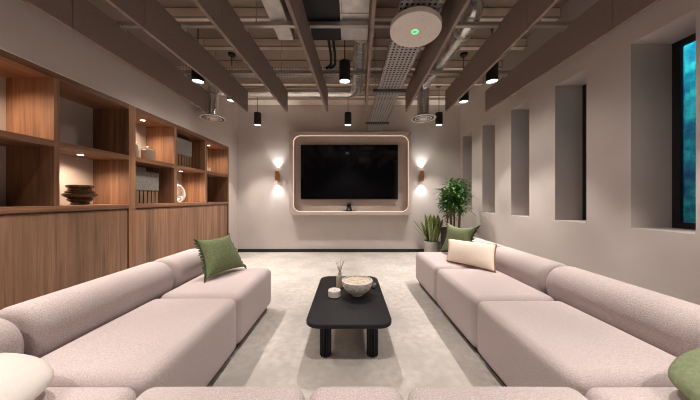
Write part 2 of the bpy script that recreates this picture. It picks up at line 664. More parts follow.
def wall_unit(name, label, y0, y1, divs, lit, group):
    t = thing(name, label, 'shelving unit', (CX1, y0, 0), 0, group)
    X0, X1 = CX0 - CX1, 0.0
    L = y1 - y0
    # plinth + lower cabinet carcass
    obj('plinth', bx(X0 + .02, X1 - .05, 0.01, L - .01, 0, .08), M['black'], t)
    obj('carcass', bx(X0, X1 - .03, 0.045, L - .045, .08, ZS - .052), M['wood'], t)
    # doors
    nd = 3
    for k in range(nd):
        a = .052 + (L - .104) * k / nd
        c = .052 + (L - .104) * (k + 1) / nd
        obj('door', bx(X1 - .03, X1 - .010, a + .0008, c - .0008, .085, ZS - .066), M['door_wood'], t)
    for a, c in ((0, .045), (L - .045, L)):
        obj('side_panel', bx(X0, X1, a, c, 0, ZT), M['wood'], t)
    obj('counter_shelf', bx(X0, X1 + .004, .045, L - .045, ZS - .05, ZS, .002, 1), M['wood_h'], t)
    obj('top_panel', bx(X0, X1, .045, L - .045, ZT - .055, ZT), M['wood_h'], t)
    obj('top_trim', bx(X1, X1 + .012, 0, L, ZT - .004, ZT + .012), M['wall'], t)
    obj('back_panel', bx(X0 - .018, X0, .0, L, 0.02, ZT), M['surround_back'], t)
    edges = [(.0, .045)] + [(d0 - y0, d1 - y0) for d0, d1 in divs] + [(L - .045, L)]
    for d0, d1 in edges[1:-1]:
        obj('divider', bx(X0, X1, d0, d1, ZS, ZT - .055), M['wood'], t)
    for k in range(len(edges) - 1):
        a, c = edges[k][1], edges[k + 1][0]
        obj('shelf', bx(X0, X1, a, c, ZM - .052, ZM), M['wood_h'], t)
        # upper or lower bay lit
        for up in (0, 1):
            if (k, up) in lit:
                zz = ZT - .055 if up else ZM - .052
                ym = (a + c) / 2
                bb = B()
                lathe(bb, [(.034, -.006), (.034, 0)], (X0 * .45, ym, zz), 20)
                dl = obj('downlight', bb, M['steel'], t)
                bb = B()
                lathe(bb, [(.024, -.008), (.024, -.0062)], (X0 * .45, ym, zz), 20)
                obj('downlight_lens', bb, M['lens_small'], dl)
                ld = bpy.data.lights.new('shelf_spot', 'SPOT')
                ld.energy = 38
                ld.color = (1, .80, .62)
                ld.spot_size = math.radians(150)
                ld.spot_blend = .9
                ld.shadow_soft_size = .02
                lo = bpy.data.objects.new('shelf_spot', ld)
                COL.objects.link(lo)
                lo.parent = t
                lo.location = (X0 * .45, ym, zz - .012)
    return t


wall_unit('wall_unit', 'walnut wall unit nearest the camera with an amber glass vase on its counter', .605, 2.885,
          [(1.385, 1.425), (2.12, 2.16)], {(1, 1), (2, 0), (0, 0)}, 'walnut wall units along the left wall')
wall_unit('wall_unit', 'walnut wall unit at the far end beside the back wall, with white ring ornament', 2.885, 5.20,
          [(3.58, 3.635), (4.34, 4.40)], {(0, 1), (1, 0), (2, 1)}, 'walnut wall units along the left wall')

# ------------------------------------------------------------------ television wall
SX0, SX1, SZ0, SZ1 = -1.36, 1.42, .888, 2.78
SP = .17                                  # depth of the surround
ts = thing('tv_surround', 'wide taupe box surround with rounded glowing opening around the television', 'surround', (0, YB, 0))


def rrect(x0, x1, z0, z1, r, n=10):
    pts = []
    for cx, cz, a0 in ((x1 - r, z1 - r, 0), (x0 + r, z1 - r, 90), (x0 + r, z0 + r, 180), (x1 - r, z0 + r, 270)):
        for i in range(n + 1):
            a = math.radians(a0 + 90 * i / n)
            pts.append((cx + r * math.cos(a), cz + r * math.sin(a)))
    return pts


# the frame: outer rectangle, rounded inner opening
inn = rrect(SX0 + .085, SX1 - .06, SZ0 + .065, SZ1 - .085, .16)
cxm, czm = (SX0 + SX1) / 2, (SZ0 + SZ1) / 2


def outer_of(p):
    dx, dz = p[0] - cxm, p[1] - czm
    hx, hz = (SX1 - SX0) / 2, (SZ1 - SZ0) / 2
    s = min(hx / abs(dx) if abs(dx) > 1e-6 else 1e9, hz / abs(dz) if abs(dz) > 1e-6 else 1e9)
    return (cxm + dx * s, czm + dz * s)


# exact corners for the outer ring: snap the middle sample of each corner arc
out = [outer_of(p) for p in inn]
for ci, (ox, oz) in enumerate(((SX1, SZ1), (SX0, SZ1), (SX0, SZ0), (SX1, SZ0))):
    out[ci * 11 + 5] = (ox, oz)
b = B()
yf, yb = -SP, -.001
r1 = [(x, yf, z) for x, z in out]
r2 = [(x, yf, z) for x, z in inn]
r3 = [(x, yb, z) for x, z in inn]
r4 = [(x, yb, z) for x, z in out]
grid(b, [r4, r1, r2, r3, r4], True)
bmesh.ops.remove_doubles(b, verts=b.verts, dist=1e-5)
bmesh.ops.recalc_face_normals(b, faces=b.faces)
obj('frame', b, M['surround'], ts, 30)
obj('back_panel', bx(SX0 + .03, SX1 - .03, -.02, -.002, SZ0 + .03, SZ1 - .03), M['surround_back'], ts)
b = B()
ii = rrect(SX0 + .087, SX1 - .062, SZ0 + .067, SZ1 - .087, .158)
i2 = rrect(SX0 + .093, SX1 - .068, SZ0 + .073, SZ1 - .093, .152)
ya, yb2 = -SP + .020, -SP + .034
grid(b, [[(x, ya, z) for x, z in ii], [(x, ya, z) for x, z in i2], [(x, yb2, z) for x, z in i2], [(x, yb2, z) for x, z in ii], [(x, ya, z) for x, z in ii]], True)
bmesh.ops.remove_doubles(b, verts=b.verts, dist=1e-5)
bmesh.ops.recalc_face_normals(b, faces=b.faces)
obj('led_strip', b, M['led'], ts, 40, label='glowing warm light strip')

tv = thing('television', 'large black flat television mounted inside the glowing surround', 'television', (0, YB - .02, 0))
TX0, TX1, TZ0, TZ1 = -1.118, 1.135, 1.235, 2.50
obj('housing', bx(TX0, TX1, -.062, -.022, TZ0, TZ1, .006, 2), M['black'], tv)
obj('screen', bx(TX0 + .012, TX1 - .012, -.0645, -.0622, TZ0 + .016, TZ1 - .012), M['screen'], tv)
obj('wall_mount', bx(-.3, .3, -.0215, -.001, TZ0 + .3, TZ1 - .3), M['black'], tv)

wc = thing('conference_camera', 'small black video camera standing on the lower ledge of the surround', 'camera', (0, YB - .105, SZ0 + .0665 + .0125))
b = B()
box(b, -.17, .17, -.05, .05, 0, .012, .004, 2)
obj('base', b, M['black'], wc)
b = B()
lathe(b, [(.075, .012), (.075, .03), (.06, .045), (.05, .09)], seg=24)
obj('stand', b, M['black'], wc, 40)
b = B()
lathe(b, [(.045, .0905), (.055, .10), (.055, .18), (.045, .195), (.02, .20)], seg=24)
obj('camera_head', b, M['black'], wc, 40)
b = B()
tube(b, [(0, -.05, .15), (0, -.062, .15)], .022, 16)
obj('lens', b, M['screen'], wc, 40)


def spot(name, parent, loc, direction, power, color, size, blend, soft):
    d = bpy.data.lights.new(name, 'SPOT')
    d.energy = power
    d.color = color
    d.spot_size = math.radians(size)
    d.spot_blend = blend
    d.shadow_soft_size = soft
    o = bpy.data.objects.new(name, d)
    COL.objects.link(o)
    o.parent = parent
    o.location = loc
    o.rotation_euler = Vector(direction).to_track_quat('-Z', 'Y').to_euler()
    return o


def sconce(x, label):
    t = thing('wall_sconce', label, 'wall lamp', (x, YB, 1.78), 0, 'copper up and down wall sconces')
    obj('wall_plate', bx(-.035, .035, -.012, -.0005, -.06, .06, .004, 2), M['brass'], t)
    b = B()
    box(b, -.012, .012, -.045, -.012, -.012, .012)
    obj('arm', b, M['brass'], t)
    b = B()
    # open-ended tube
    rows = []
    for r, z in ((.040, -.112), (.046, -.115), (.046, .115), (.040, .112), (.040, .06), (.040, -.06), (.040, -.112)):
        rows.append([(r * math.cos(2 * PI * k / 28), -.088 + r * math.sin(2 * PI * k / 28), z) for k in range(28)])
    grid(b, rows, True)
    bmesh.ops.recalc_face_normals(b, faces=b.faces)
    obj('lamp_body', b, M['brass'], t, 40, label='copper cylinder')
    for s in (1, -1):
        b = B()
        lathe(b, [(.037, -.004), (.037, .004)], (0, -.088, s * .098), 24)
        obj('bulb', b, M['lens_small'], t)
        spot('sconce_spot', t, (0, -.088, s * .108), (0, .06, s), 19, (1, .97, .95), 88, 1.0, .02)
    return t


sconce(-1.665, 'copper cylinder wall sconce to the left of the television')
sconce(1.69, 'copper cylinder wall sconce to the right of the television, above the snake plant')

# ------------------------------------------------------------------ ceiling baffles
YE = 4.0
BZ0, BZ1 = 2.70, 3.045
names8 = ['outermost on the left, by the wall unit wall', 'second from the left, beside the left air diffuser',
          'third from the left, over the left pendant row', 'left of the middle pendant lamp', 'right of the middle, left of the perforated cable tray',
          'between the cable tray and the right spiral duct', 'second from the right, over the right pendant row', 'outermost on the right, by the slot window wall']
xe = [-2.375, -1.70, -1.035, -.365, .28, .955, 1.62, 2.285]
YAW = .02
YSEAM = 2.05
for i, (x, yw) in enumerate(zip(xe, (0, .03, .042, .04, .042, .035, .042, .008))):
    t = thing('ceiling_baffle', 'long taupe felt ceiling baffle, ' + names8[i], 'ceiling baffle', (x, YE, BZ0), -yw, 'taupe felt ceiling baffles')
    w = .016
    obj('panel', bx(-w, w, YSEAM - YE + .002, 0, 0, BZ1 - BZ0, .003, 1), M['baffle'], t)
    obj('panel', bx(-w, w, -4.6, YSEAM - YE - .002, 0, BZ1 - BZ0, .003, 1), M['baffle'], t)
    for yy in (2.51, 3.46):
        obj('bracket', bx(-.02, .02, yy - YE - .04, yy - YE + .04, BZ1 - BZ0 - .03, BZ1 - BZ0 + .001), M['steel'], t)


def strut(y, label, x0=-2.56, x1=2.56):
    t = thing('strut_rail', label, 'rail', (0, y, BZ1 + .002), 0, 'steel rails carrying the ceiling baffles')
    b = B()
    z = .001
    # U channel
    box(b, x0, x1, -.021, .021, z, z + .003)
    box(b, x0, x1, -.021, -.018, z + .003, z + .041)
    box(b, x0, x1, .018, .021, z + .003, z + .041)
    obj('channel', b, M['steel'], t)
    for xx in (-2.1, -.97, .85, 2.0):
        b = B()
        tube(b, [(xx, 0, .004), (xx, 0, ZC - .001 - BZ1 - .002)], .005, 8)
        obj('hanger_rod', b, M['steel'], t)
    return t


strut(2.51, 'steel strut rail across the baffles, nearer to the camera')
strut(3.46, 'steel strut rail across the baffles, farther from the camera')
strut(.8, 'steel strut rail across the baffles, directly over the sofa corner') if False else None

# ------------------------------------------------------------------ pendants
PR, PH = .0725, .255


def pendant(x, y, zb, label, power=PENDANT_W, blind=False):
    t = thing('pendant_lamp', label, 'pendant lamp', (x, y, ZC), 0, 'black cylinder pendant lamps')
    z = zb - ZC
    b = B()
    lathe(b, [(.05, -.035), (.058, -.02), (.058, -.0005)], seg=24)
    obj('canopy', b, M['black'], t, 40)
    b = B()
    tube(b, [(0, 0, -.034), (0, 0, z + PH)], .006, 8)
    obj('cord', b, M['cable'], t)
    b = B()
    rows = []
    for r, zz in ((.001, PH), (PR - .004, PH), (PR, PH - .004), (PR, 0), (PR - .006, 0), (PR - .008, .03), (.001, .03)):
        rows.append([(r * math.cos(2 * PI * k / 32), r * math.sin(2 * PI * k / 32), z + zz) for k in range(32)])
    grid(b, rows, True)
    bmesh.ops.recalc_face_normals(b, faces=b.faces)
    obj('lamp_body', b, M['black'], t, 40)
    b = B()
    lathe(b, [(PR - .009, .016), (PR - .009, .024)], (0, 0, z), 28)
    obj('lens', b, M['lens'], t)
    spot('pendant_spot', t, (0, 0, z + .012), (0, 0, -1), power, WARM, 74, .45, .035)
    spot('pendant_spill', t, (0, 0, z + .010), (0, 0, -1), power * SPILL, WARM, 145, .8, .05)
    return t


PZ = 2.766
pendant(-1.883, 4.95, PZ, 'black pendant lamp near the back wall, above the left sconce')
pendant(-.02, 4.95, PZ, 'black pendant lamp near the back wall, centred above the television')
pendant(1.856, 4.95, PZ, 'black pendant lamp near the back wall, above the right sconce')
pendant(-1.957, 3.11, PZ, 'black pendant lamp peeping below the second baffle over the left sofa')
pendant(-.055, 3.11, PZ, 'large black pendant lamp hanging in the middle over the coffee table end')
pendant(1.853, 3.11, PZ, 'black pendant lamp hanging between two baffles over the right sofa')
pendant(-1.90, 3.89, PZ + .07, 'black pendant lamp mostly hidden behind the second baffle from the left')
pendant(1.86, 3.89, PZ + .05, 'black pendant lamp half hidden behind the second baffle from the right')
for xx in (-1.9, 1.86):  # unseen pendants, put in to light the sofas
    pendant(xx, 1.45, PZ, 'unseen black pendant lamp added to the rows overhead, out of the picture')
    pendant(xx, -.1, PZ, 'unseen black pendant lamp added to the rows overhead, out of the picture')
for xx in (-1.9, 0, 1.86):  # unseen pendants, added as fill from behind the camera
    pendant(xx, -1.6, PZ, 'unseen black pendant lamp added to the rows overhead, out of the picture')
pendant(0, .8, PZ, 'unseen black pendant lamp added to the rows overhead, out of the picture')

# ------------------------------------------------------------------ microphone disc, tray, ducts
dm = thing('ceiling_disc', 'round white ceiling microphone disc with a glowing green ring', 'microphone', (.575, 2.09, 2.705))
dm.rotation_euler = (math.radians(-1), math.radians(4), 0)
b = B()
lathe(b, [(.205, 0), (.216, .004), (.219, .012), (.219, .045), (.20, .052)], seg=56)
obj('shell', b, M['white_plastic'], dm, 35)
b = B()
rows = []
for r, z in ((.020, -.0006), (.029, -.0006), (.029, -.003), (.020, -.003), (.020, -.0006)):
    rows.append([(r * math.cos(2 * PI * k / 32), r * math.sin(2 * PI * k / 32), z) for k in range(32)])
grid(b, rows, True)
bmesh.ops.recalc_face_normals(b, faces=b.faces)
obj('indicator_ring', b, M['green_led'], dm, 40, label='green light ring')
for k in range(12):
    for rr in (.09, .14, .18):
        if (k + int(rr * 100)) % 3 == 0:
            a = 2 * PI * k / 12 + rr * 9
            obj('microphone_hole', lathe(B(), [(.0035, -.0008), (.0035, -.0002)], (rr * math.cos(a), rr * math.sin(a), 0), 8), M['slate'], dm)
obj('mount', bx(-.03, .03, -.03, .03, .050, .092), M['steel'], dm)

tr_ = thing('cable_tray', 'perforated galvanised cable tray running from above the disc to the back wall', 'cable tray', (.575, 0, 2.80))
b = B()
hw = .165
box(b, -hw, hw, .6, YB - .002, 0, .003)
box(b, -hw - .003, -hw, .6, YB - .002, 0, .05)
box(b, hw, hw + .003, .6, YB - .002, 0, .05)
obj('tray', b, M['perf'], tr_)
for yy in (3.4, 4.85):
    b = B()
    box(b, -hw - .07, hw + .07, yy - .02, yy + .02, -.042, -.001)
    br = obj('support_bracket', b, M['slate'], tr_)
    for s in (-1, 1):
        b = B()
        tube(b, [(s * (hw + .04), yy, -.001), (s * (hw + .04), yy, ZC - .002 - 2.80)], .005, 8)
        obj('hanger_rod', b, M['steel'], br)
for dx, s in [(-.135 + .03 * q, q * .5) for q in range(10)]:
    obj('cable', tube(B(), [(dx + .006 * math.sin(k * .7 + s), .7 + k * .24, .019) for k in range(21)], .0145, 8), M['cable'], tr_, 60)

t2 = thing('cable_tray', 'perforated cable tray crossing the ceiling from the left wall towards the middle', 'cable tray', (0, 3.50, 3.10))
b = B()
box(b, -2.59, .02, 0, .18, 0, .003)
obj('tray', b, M['perf_fine'], t2)
for yy in (-.004, .1805):
    obj('side_rail', bx(-2.59, .02, yy, yy + .003, 0.0, .08), M['perf_side'], t2)
for xx in (-2.0, -.6):
    b = B()
    tube(b, [(xx, .09, .004), (xx, .09, ZC - .002 - 3.10)], .005, 8)
    obj('hanger_rod', b, M['steel'], t2)
for dy in (.03, .06, .09, .12, .15):
    obj('cable', tube(B(), [(-2.5 + k * .25, dy + .005 * math.sin(k), .019) for k in range(11)], .0145, 8), M['cable'], t2, 60)


def spiral(pts_list, r, seams=.10):
    """spiral duct along a polyline with raised lock seams"""
    b = B()
    tube(b, pts_list, r, 24)
    acc = 0
    pts = [Vector(p) for p in pts_list]
    for i in range(len(pts) - 1):
        L = (pts[i + 1] - pts[i]).length
        if L < .3:
            continue
        n = int(L / seams)
        d = (pts[i + 1] - pts[i]).normalized()
        for k in range(1, n):
            c = pts[i] + d * (L * k / n)
            tube(b, [c - d * .004, c + d * .004], r + .004, 24)
    return b


d1 = thing('air_duct', 'silver spiral duct elbowing left across the ceiling from the grey unit', 'duct', (0, 0, 0))
pts = [(.155, 2.835, 3.20), (.155, 4.10, 3.20)] + arc((.155, 4.15, 3.20), (.155, 4.40, 3.20), (-.1, 4.40, 3.20), 8) + [(-2.1, 4.36, 3.20)] + arc((-2.15, 4.355, 3.20), (-2.335, 4.34, 3.20), (-2.335, 4.22, 3.17), 5) + arc((-2.335, 4.20, 3.16), (-2.335, 4.12, 3.14), (-2.335, 4.12, 3.03), 5)[1:]
obj('duct', spiral(pts, .095), M['duct'], d1, 40)
b = B()
tube(b, [(.155, 2.822, 3.20), (.155, 2.86, 3.20)], .105, 24)
obj('collar', b, M['galv'], d1, 40)

d2 = thing('air_duct', 'silver spiral duct coming down from the ceiling to the right air diffuser', 'duct', (0, 0, 0))
pts = [(1.33, 2.55, ZC - .002), (1.33, 2.55, 3.40)] + arc((1.33, 2.55, 3.36), (1.33, 2.55, 3.196), (1.33, 2.75, 3.196), 8) + [(1.27, 3.82, 3.196)] + arc((1.268, 3.86, 3.196), (1.255, 4.06, 3.19), (1.255, 4.06, 2.99), 8) + [(1.255, 4.06, 2.697)]
obj('duct', spiral(pts, .099, .11), M['duct'], d2, 40)
b = B()
tube(b, [(1.33, 2.55, ZC - .03), (1.33, 2.55, ZC - .001)], .14, 24)
obj('ceiling_flange', b, M['galv'], d2, 40)
b = B()
tube(b, [(1.329, 2.765, 3.196), (1.327, 2.805, 3.196)], .110, 24)
obj('joint_ring', b, M['galv'], d2, 40)


def diffuser(x, y, z, top, label, drop=True):
    t = thing('air_diffuser', label, 'air diffuser', (x, y, z), 0, 'round ceiling air diffusers')
    b = B()
    rows = []
    for r, zz in ((.088, .058), (.16, .034), (.203, .008), (.206, .002), (.200, -.002), (.165, .000), (.158, .012), (.150, .026), (.080, .052), (.088, .058)):
        rows.append([(r * math.cos(2 * PI * k2 / 44), r * math.sin(2 * PI * k2 / 44), zz) for k2 in range(44)])
    grid(b, rows, True)
    bmesh.ops.remove_doubles(b, verts=b.verts, dist=1e-5)
    bmesh.ops.recalc_face_normals(b, faces=b.faces)
    obj('bell', b, M['bell'], t, 25)
    for k, (r0, r1, z0) in enumerate(((.118, .140, -.012), (.078, .098, -.018))):
        b = B()
        rows = []
        for r, zz in ((r0, z0), (r1, z0 + .004), (r1, z0 + .010), (r0, z0 + .008), (r0, z0)):
            rows.append([(r * math.cos(2 * PI * k2 / 40), r * math.sin(2 * PI * k2 / 40), zz) for k2 in range(40)])
        grid(b, rows, True)
        bmesh.ops.recalc_face_normals(b, faces=b.faces)
        obj('ring', b, M['galv'], t, 30)
    b = B()
    rows = []
    for r, zz in ((.176, -.006), (.204, -.006), (.209, .002), (.176, -.0005), (.176, -.006)):
        rows.append([(r * math.cos(2 * PI * k2 / 44), r * math.sin(2 * PI * k2 / 44), zz) for k2 in range(44)])
    grid(b, rows, True)
    bmesh.ops.recalc_face_normals(b, faces=b.faces)
    obj('rim', b, M['galv'], t, 30)
    b = B()
    lathe(b, [(.02, -.026), (.06, -.022), (.065, -.010), (.05, -.001)], seg=32)
    obj('cone', b, M['galv'], t, 30)
    b = B()
    tube(b, [(0, 0, .05), (0, 0, top - z)], .086, 24)
    obj('neck', b, M['duct'], t, 40)
    return t


diffuser(-2.335, 4.12, 2.63, 3.025, 'round silver air diffuser on the left, beside the wall unit')
diffuser(1.255, 4.06, 2.61, 2.695, 'round silver air diffuser on the right, under the sloping spiral duct')

fu = thing('fan_coil_unit', 'dark ceiling fan unit with grey sheet metal plenum hung between the baffles', 'air unit', (0, 2.82, 3.11))
obj('casing', bx(-.52, -.09, -1.5, 0, 0, .30, .006, 2), M['navy'], fu)
obj('plenum', bx(-.075, .215, -1.5, 0, 0, .30, .006, 2), M['galv'], fu, label='galvanised sheet metal box')
obj('seam_flange', bx(-.089, -.076, -1.5, -.01, -.012, .30), M['galv'], fu)
b = B()
box(b, -.074, .214, -.42, -.40, -.012, -.0005)
obj('cross_flange', b, M['galv'], fu)
for xx in (-.5, .19):
    for yy in (-1.3, -.2):
        b = B()
        tube(b, [(xx, yy, .29), (xx, yy, ZC - .002 - 3.11)], .006, 8)
        obj('hanger_rod', b, M['steel'], fu)
for dx in (0, .055):
    b = B()
    tube(b, [(-.245 + dx, -.02, .05), (-.245 + dx, .06, .05), (-.24 + dx, .35, .04), (-.25 + dx, .55, .03), (-.29 + dx, .62, .03), (-.33 + dx, .65, .03)], .017, 10)
    obj('pipe', b, M['cable'], fu, 60, label='black insulated pipe')

iw = thing('insulated_duct', 'pale foil wrapped rectangular duct beside the dark fan unit', 'duct', (0, 2.82, 3.11))
obj('wrap', bx(-.825, -.645, -1.6, 0, 0, .25, .01, 3), M['insul'], iw)
for yy in (-1.3, -.2):
    b = B()
    tube(b, [(-.735, yy, .24), (-.735, yy, ZC - .002 - 3.11)], .006, 8)
    obj('hanger_rod', b, M['steel'], iw)

# ------------------------------------------------------------------ sofas
SEAT_H = .468


def seat_module(name, label, x0, x1, y0, y1, group, gap=.016, plinth_in=.06):
    t = thing(name, label, 'sofa seat', ((x0 + x1) / 2, (y0 + y1) / 2, 0), 0, group)
    sx, sy = x1 - x0 - gap, y1 - y0 - gap
    b = B()
    rbox(b, 0, 0, (SEAT_H + .05) / 2, sx, sy, SEAT_H - .05, .058, bulge=(.006, .006, .008))
    obj('seat_cushion', b, M['boucle'], t, 70)
    b = B()
    box(b, -sx / 2 + plinth_in, sx / 2 - plinth_in, -sy / 2 + .01, sy / 2 - .01, 0, .0485)
    obj('plinth', b, M['plinth'], t)
    return t


def bolster(name, label, x, y0, y1, z, group, axis='Y', rw=.165, rh=.165):
    t = thing(name, label, 'bolster', (x, y0, 0), 0, group)
    bm = bolster_bm(y1 - y0 - .030, rw, rh)
    for v in bm.verts:
        v.co.z += z
        v.co.y += .015
    obj('roll', bm, M['boucle'], t, 70)
    b = B()
    L = y1 - y0
    box(b, -.15, .16, .015, L - .02, .05, z - rh + .012, .004, 2)
    obj('platform', b, M['platform'], t)
    b = B()
    box(b, -.14, .14, .02, L - .025, 0, .0495)
    obj('plinth', b, M['plinth'], t)
    return t


GL, GR, GN = 'pink boucle seats of the left sofa', 'pink boucle seats of the right sofa', 'pink boucle seats of the front sofa'
LX, RX = -.875, .975
LB, RB = -1.565, 1.665
seat_module('sofa_seat', 'pink boucle seat at the far end of the left sofa, under the green cushion', LB, LX, 1.93, 2.765, GL)
seat_module('sofa_seat', 'pink boucle middle seat of the left sofa, in front of the long bolster', LB, LX, 1.043, 1.93, GL)
seat_module('sofa_seat', 'pink boucle corner seat at bottom left, beneath the ivory cushion', LB, LX, .22, 1.040, GL)
seat_module('sofa_seat', 'pink boucle seat at the far end of the right sofa, under the cream cushion', RX, RB, 2.735, 3.575, GR)
seat_module('sofa_seat', 'pink boucle second seat from the far end of the right sofa', RX, RB, 1.885, 2.735, GR)
seat_module('sofa_seat', 'pink boucle third seat from the far end of the right sofa', RX, RB, 1.043, 1.885, GR)
seat_module('sofa_seat', 'pink boucle corner seat at bottom right, beneath the round green cushion', RX, RB, .22, 1.040, GR)
seat_module('sofa_seat', 'wide pink boucle seat at the bottom edge, left of the narrow middle pouf', LX, -.172, .34, 1.043, GN)
seat_module('sofa_seat', 'narrow pink boucle pouf in the middle of the bottom edge', -.172, .232, .34, 1.043, GN)
seat_module('sofa_seat', 'wide pink boucle seat at the bottom edge, right of the narrow middle pouf', .232, RX, .34, 1.043, GN)
BG = 'pink boucle back bolsters'
bolster('back_bolster', 'pink bolster at the far end of the left sofa, behind the green cushion', -1.735, 2.20, 2.76, .525, BG)
bolster('back_bolster', 'long pink bolster in the middle of the left sofa', -1.735, 1.205, 2.20, .525, BG)
bolster('back_bolster', 'pink bolster at the bottom left corner behind the ivory cushion', -1.735, .32, 1.20, .52, BG)
bolster('back_bolster', 'pink bolster at the far end of the right sofa, behind the two cushions', 1.83, 2.90, 3.57, .52, BG)
bolster('back_bolster', 'pink bolster in the middle of the right sofa, right of the cream cushion', 1.83, 2.075, 2.90, .52, BG)
bolster('back_bolster', 'long pink bolster of the right sofa running out at the right edge', 1.83, 1.13, 2.075, .52, BG)


# ------------------------------------------------------------------ cushions
def fringe(rim_part, nrm, length, mats, parent, step=1, center=None):
    b = B()
    pts = rim_part
    for i in range(len(pts) - 1):
        a, c = Vector(pts[i]), Vector(pts[i + 1])
        L = (c - a).length
        n = max(1, int(L / .009))
        for k in range(n):
            p = a.lerp(c, (k + .5) / n)
            out = (p - center).normalized()
            tip = p + out * (length * random.uniform(.7, 1.15)) + nrm * random.uniform(-.012, .012) + Vector((0, 0, -.008)) + (c - a).normalized() * random.uniform(-.008, .008)
            mid = p.lerp(tip, .5) + nrm * random.uniform(-.005, .005)
            tube(b, [p - out * .006, mid, tip], .003, 4, rad=[.0045, .005, .003])
    obj('fringe', b, mats, parent)


def cushion(name, label, corners, t, m, trim=None, fr=None, fringe_sides=None, **k):
    c = [Vector(p) for p in corners]
    base = (c[0] + c[1]) / 2
    th = thing(name, label, 'cushion', base)
    loc = [p - base for p in c]
    bm, rim, nrm = pillow_bm(*loc, t, **k)
    obj('cover', bm, m, th, 80)
    ctr = sum(loc, Vector()) / 4
    n = 22
    if trim:
        b = B()
        tube(b, rim + [rim[1]], .009, 8, caps=False)
        obj('piping', b, trim, th, 60)
    if fr:
        sides = [rim[0:n + 1], rim[n:2 * n + 1], rim[2 * n:3 * n + 1], rim[3 * n:] + [rim[0]]]
        part = []
        for s in (fringe_sides or (1, 3)):
            part += [sides[s]]
        b = None
        allp = []
        for s in part:
            fringe(s, nrm, fr[1], fr[0], th, center=ctr)
    return th


cushion('scatter_cushion', 'dark green fringed cushion leaning on the left sofa bolster',
        [(-1.335, 2.24, .492), (-1.16, 2.66, .500), (-1.39, 2.76, .835), (-1.525, 2.41, .83)], .21, M['green'],
        fr=(M['green_fringe'], .045), conc=.15, power=.40, seed=3)
cushion('scatter_cushion', 'sage green fringed cushion behind the cream cushion on the right sofa',
        [(1.33, 3.50, .492), (1.565, 3.03, .492), (1.655, 3.08, .90), (1.455, 3.56, .90)], .16, M['green_light'],
        fr=(M['green_fringe'], .045), conc=.27, power=.42, seed=9)
cushion('scatter_cushion', 'cream oblong cushion with brown edging on the right sofa',
        [(1.21, 2.96, .486), (1.535, 2.52, .484), (1.645, 2.68, .735), (1.295, 3.13, .725)], .16, M['cream'],
        trim=M['brown_trim'], conc=.05, power=.42, seed=5)
cushion('scatter_cushion', 'plump ivory cushion in the bottom left corner of the photo',
        [(-1.10, .56, .54), (-1.14, .98, .54), (-1.50, 1.0, .615), (-1.47, .56, .615)], .15, M['ivory'],
        conc=-.08, power=.5, seed=1, rounded=.16)
cushion('scatter_cushion', 'plump sage green cushion in the bottom right corner of the photo',
        [(1.235, .98, .535), (1.205, .56, .535), (1.58, .56, .655), (1.60, 1.0, .655)], .16, M['green_light'],
        conc=-.08, power=.5, seed=2, rounded=.16)

# ------------------------------------------------------------------ coffee table
ct = thing('coffee_table', 'low black coffee table with rounded corners and fluted round legs on the carpet', 'table', (0, 2.30, 0))
TH_ = .333
pl = rrect(-.327, .327, -.55, .55, .10, 10)
b = B()
grid(b, [[(x * .985, y * .99, TH_ - .034) for x, y in pl], [(x, y, TH_ - .028) for x, y in pl], [(x, y, TH_ - .005) for x, y in pl], [(x * .988, y * .993, TH_) for x, y in pl]], True, 0, True, True)
bmesh.ops.recalc_face_normals(b, faces=b.faces)
obj('tabletop', b, M['black_wood'], ct, 24)
for sx in (-.188, .188):
    for sy in (-.37, .37):
        b = B()
        lathe(b, [(.047, 0), (.047, TH_ - .0345)], (sx, sy, 0), 96, flute=12, fd=.012)
        obj('leg', b, M['black_wood'], ct, 50)

TZ = TH_ + .0006
bw = thing('bowl', 'large white woven pattern bowl on the coffee table', 'bowl', (.078, 2.29, TZ))
b = B()
prof = [(.052, 0), (.055, .010), (.052, .020), (.092, .034), (.122, .065), (.138, .10), (.146, .135), (.146, .143), (.138, .143), (.130, .115), (.06, .05), (.02, .046)]
lathe(b, prof, seg=48)
obj('shell', b, M['bowl'], bw, 50)
b = B()
rows = []
for i in range(7):
    r = .134 * (1 - i / 6.3)
    rows.append([(r * math.cos(2 * PI * k / 36), r * math.sin(2 * PI * k / 36), .126 + .012 * (i / 6) + .006 * noise.noise(Vector((r * math.cos(2 * PI * k / 36) * 40, r * math.sin(2 * PI * k / 36) * 40, 0)))) for k in range(36)])
grid(b, rows, True, 0, False, True)
f = obj('filling', b, M['filling'], bw, 60, label='beige dried filling')
f['kind'] = 'stuff'

rd = thing('reed_diffuser', 'clear reed diffuser bottle with thin sticks, beside the bowl', 'reed diffuser', (-.095, 2.50, TZ))
b = B()
lathe(b, [(.033, 0), (.038, .004), (.038, .10), (.033, .118), (.018, .128), (.018, .150), (.020, .152), (.013, .153), (.011, .12)], seg=28)
obj('bottle', b, M['bottle'], rd, 40)
b = B()
lathe(b, [(.0385, .006), (.0385, .055)], seg=28)
obj('label_band', b, M['liquid'], rd, 40)
for k in range(6):
    a = 2 * PI * k / 6 + .3
    b = B()
    tube(b, [(.006 * math.cos(a), .006 * math.sin(a), .1535), (.045 * math.cos(a), .04 * math.sin(a), .27)], .0022, 6)
    obj('reed', b, M['reed'], rd)

cd = thing('candle', 'short white drum candle jar at the left of the coffee table bowl', 'candle', (-.137, 2.265, TZ))
b = B()
lathe(b, [(.056, 0), (.061, .005), (.061, .055), (.056, .060), (.053, .055), (.02, .052)], seg=36)
obj('jar', b, M['white_ceramic'], cd, 40)
b = B()
tube(b, [(0, 0, .052), (.002, 0, .064)], .0015, 6)
obj('wick', b, M['cable'], cd)

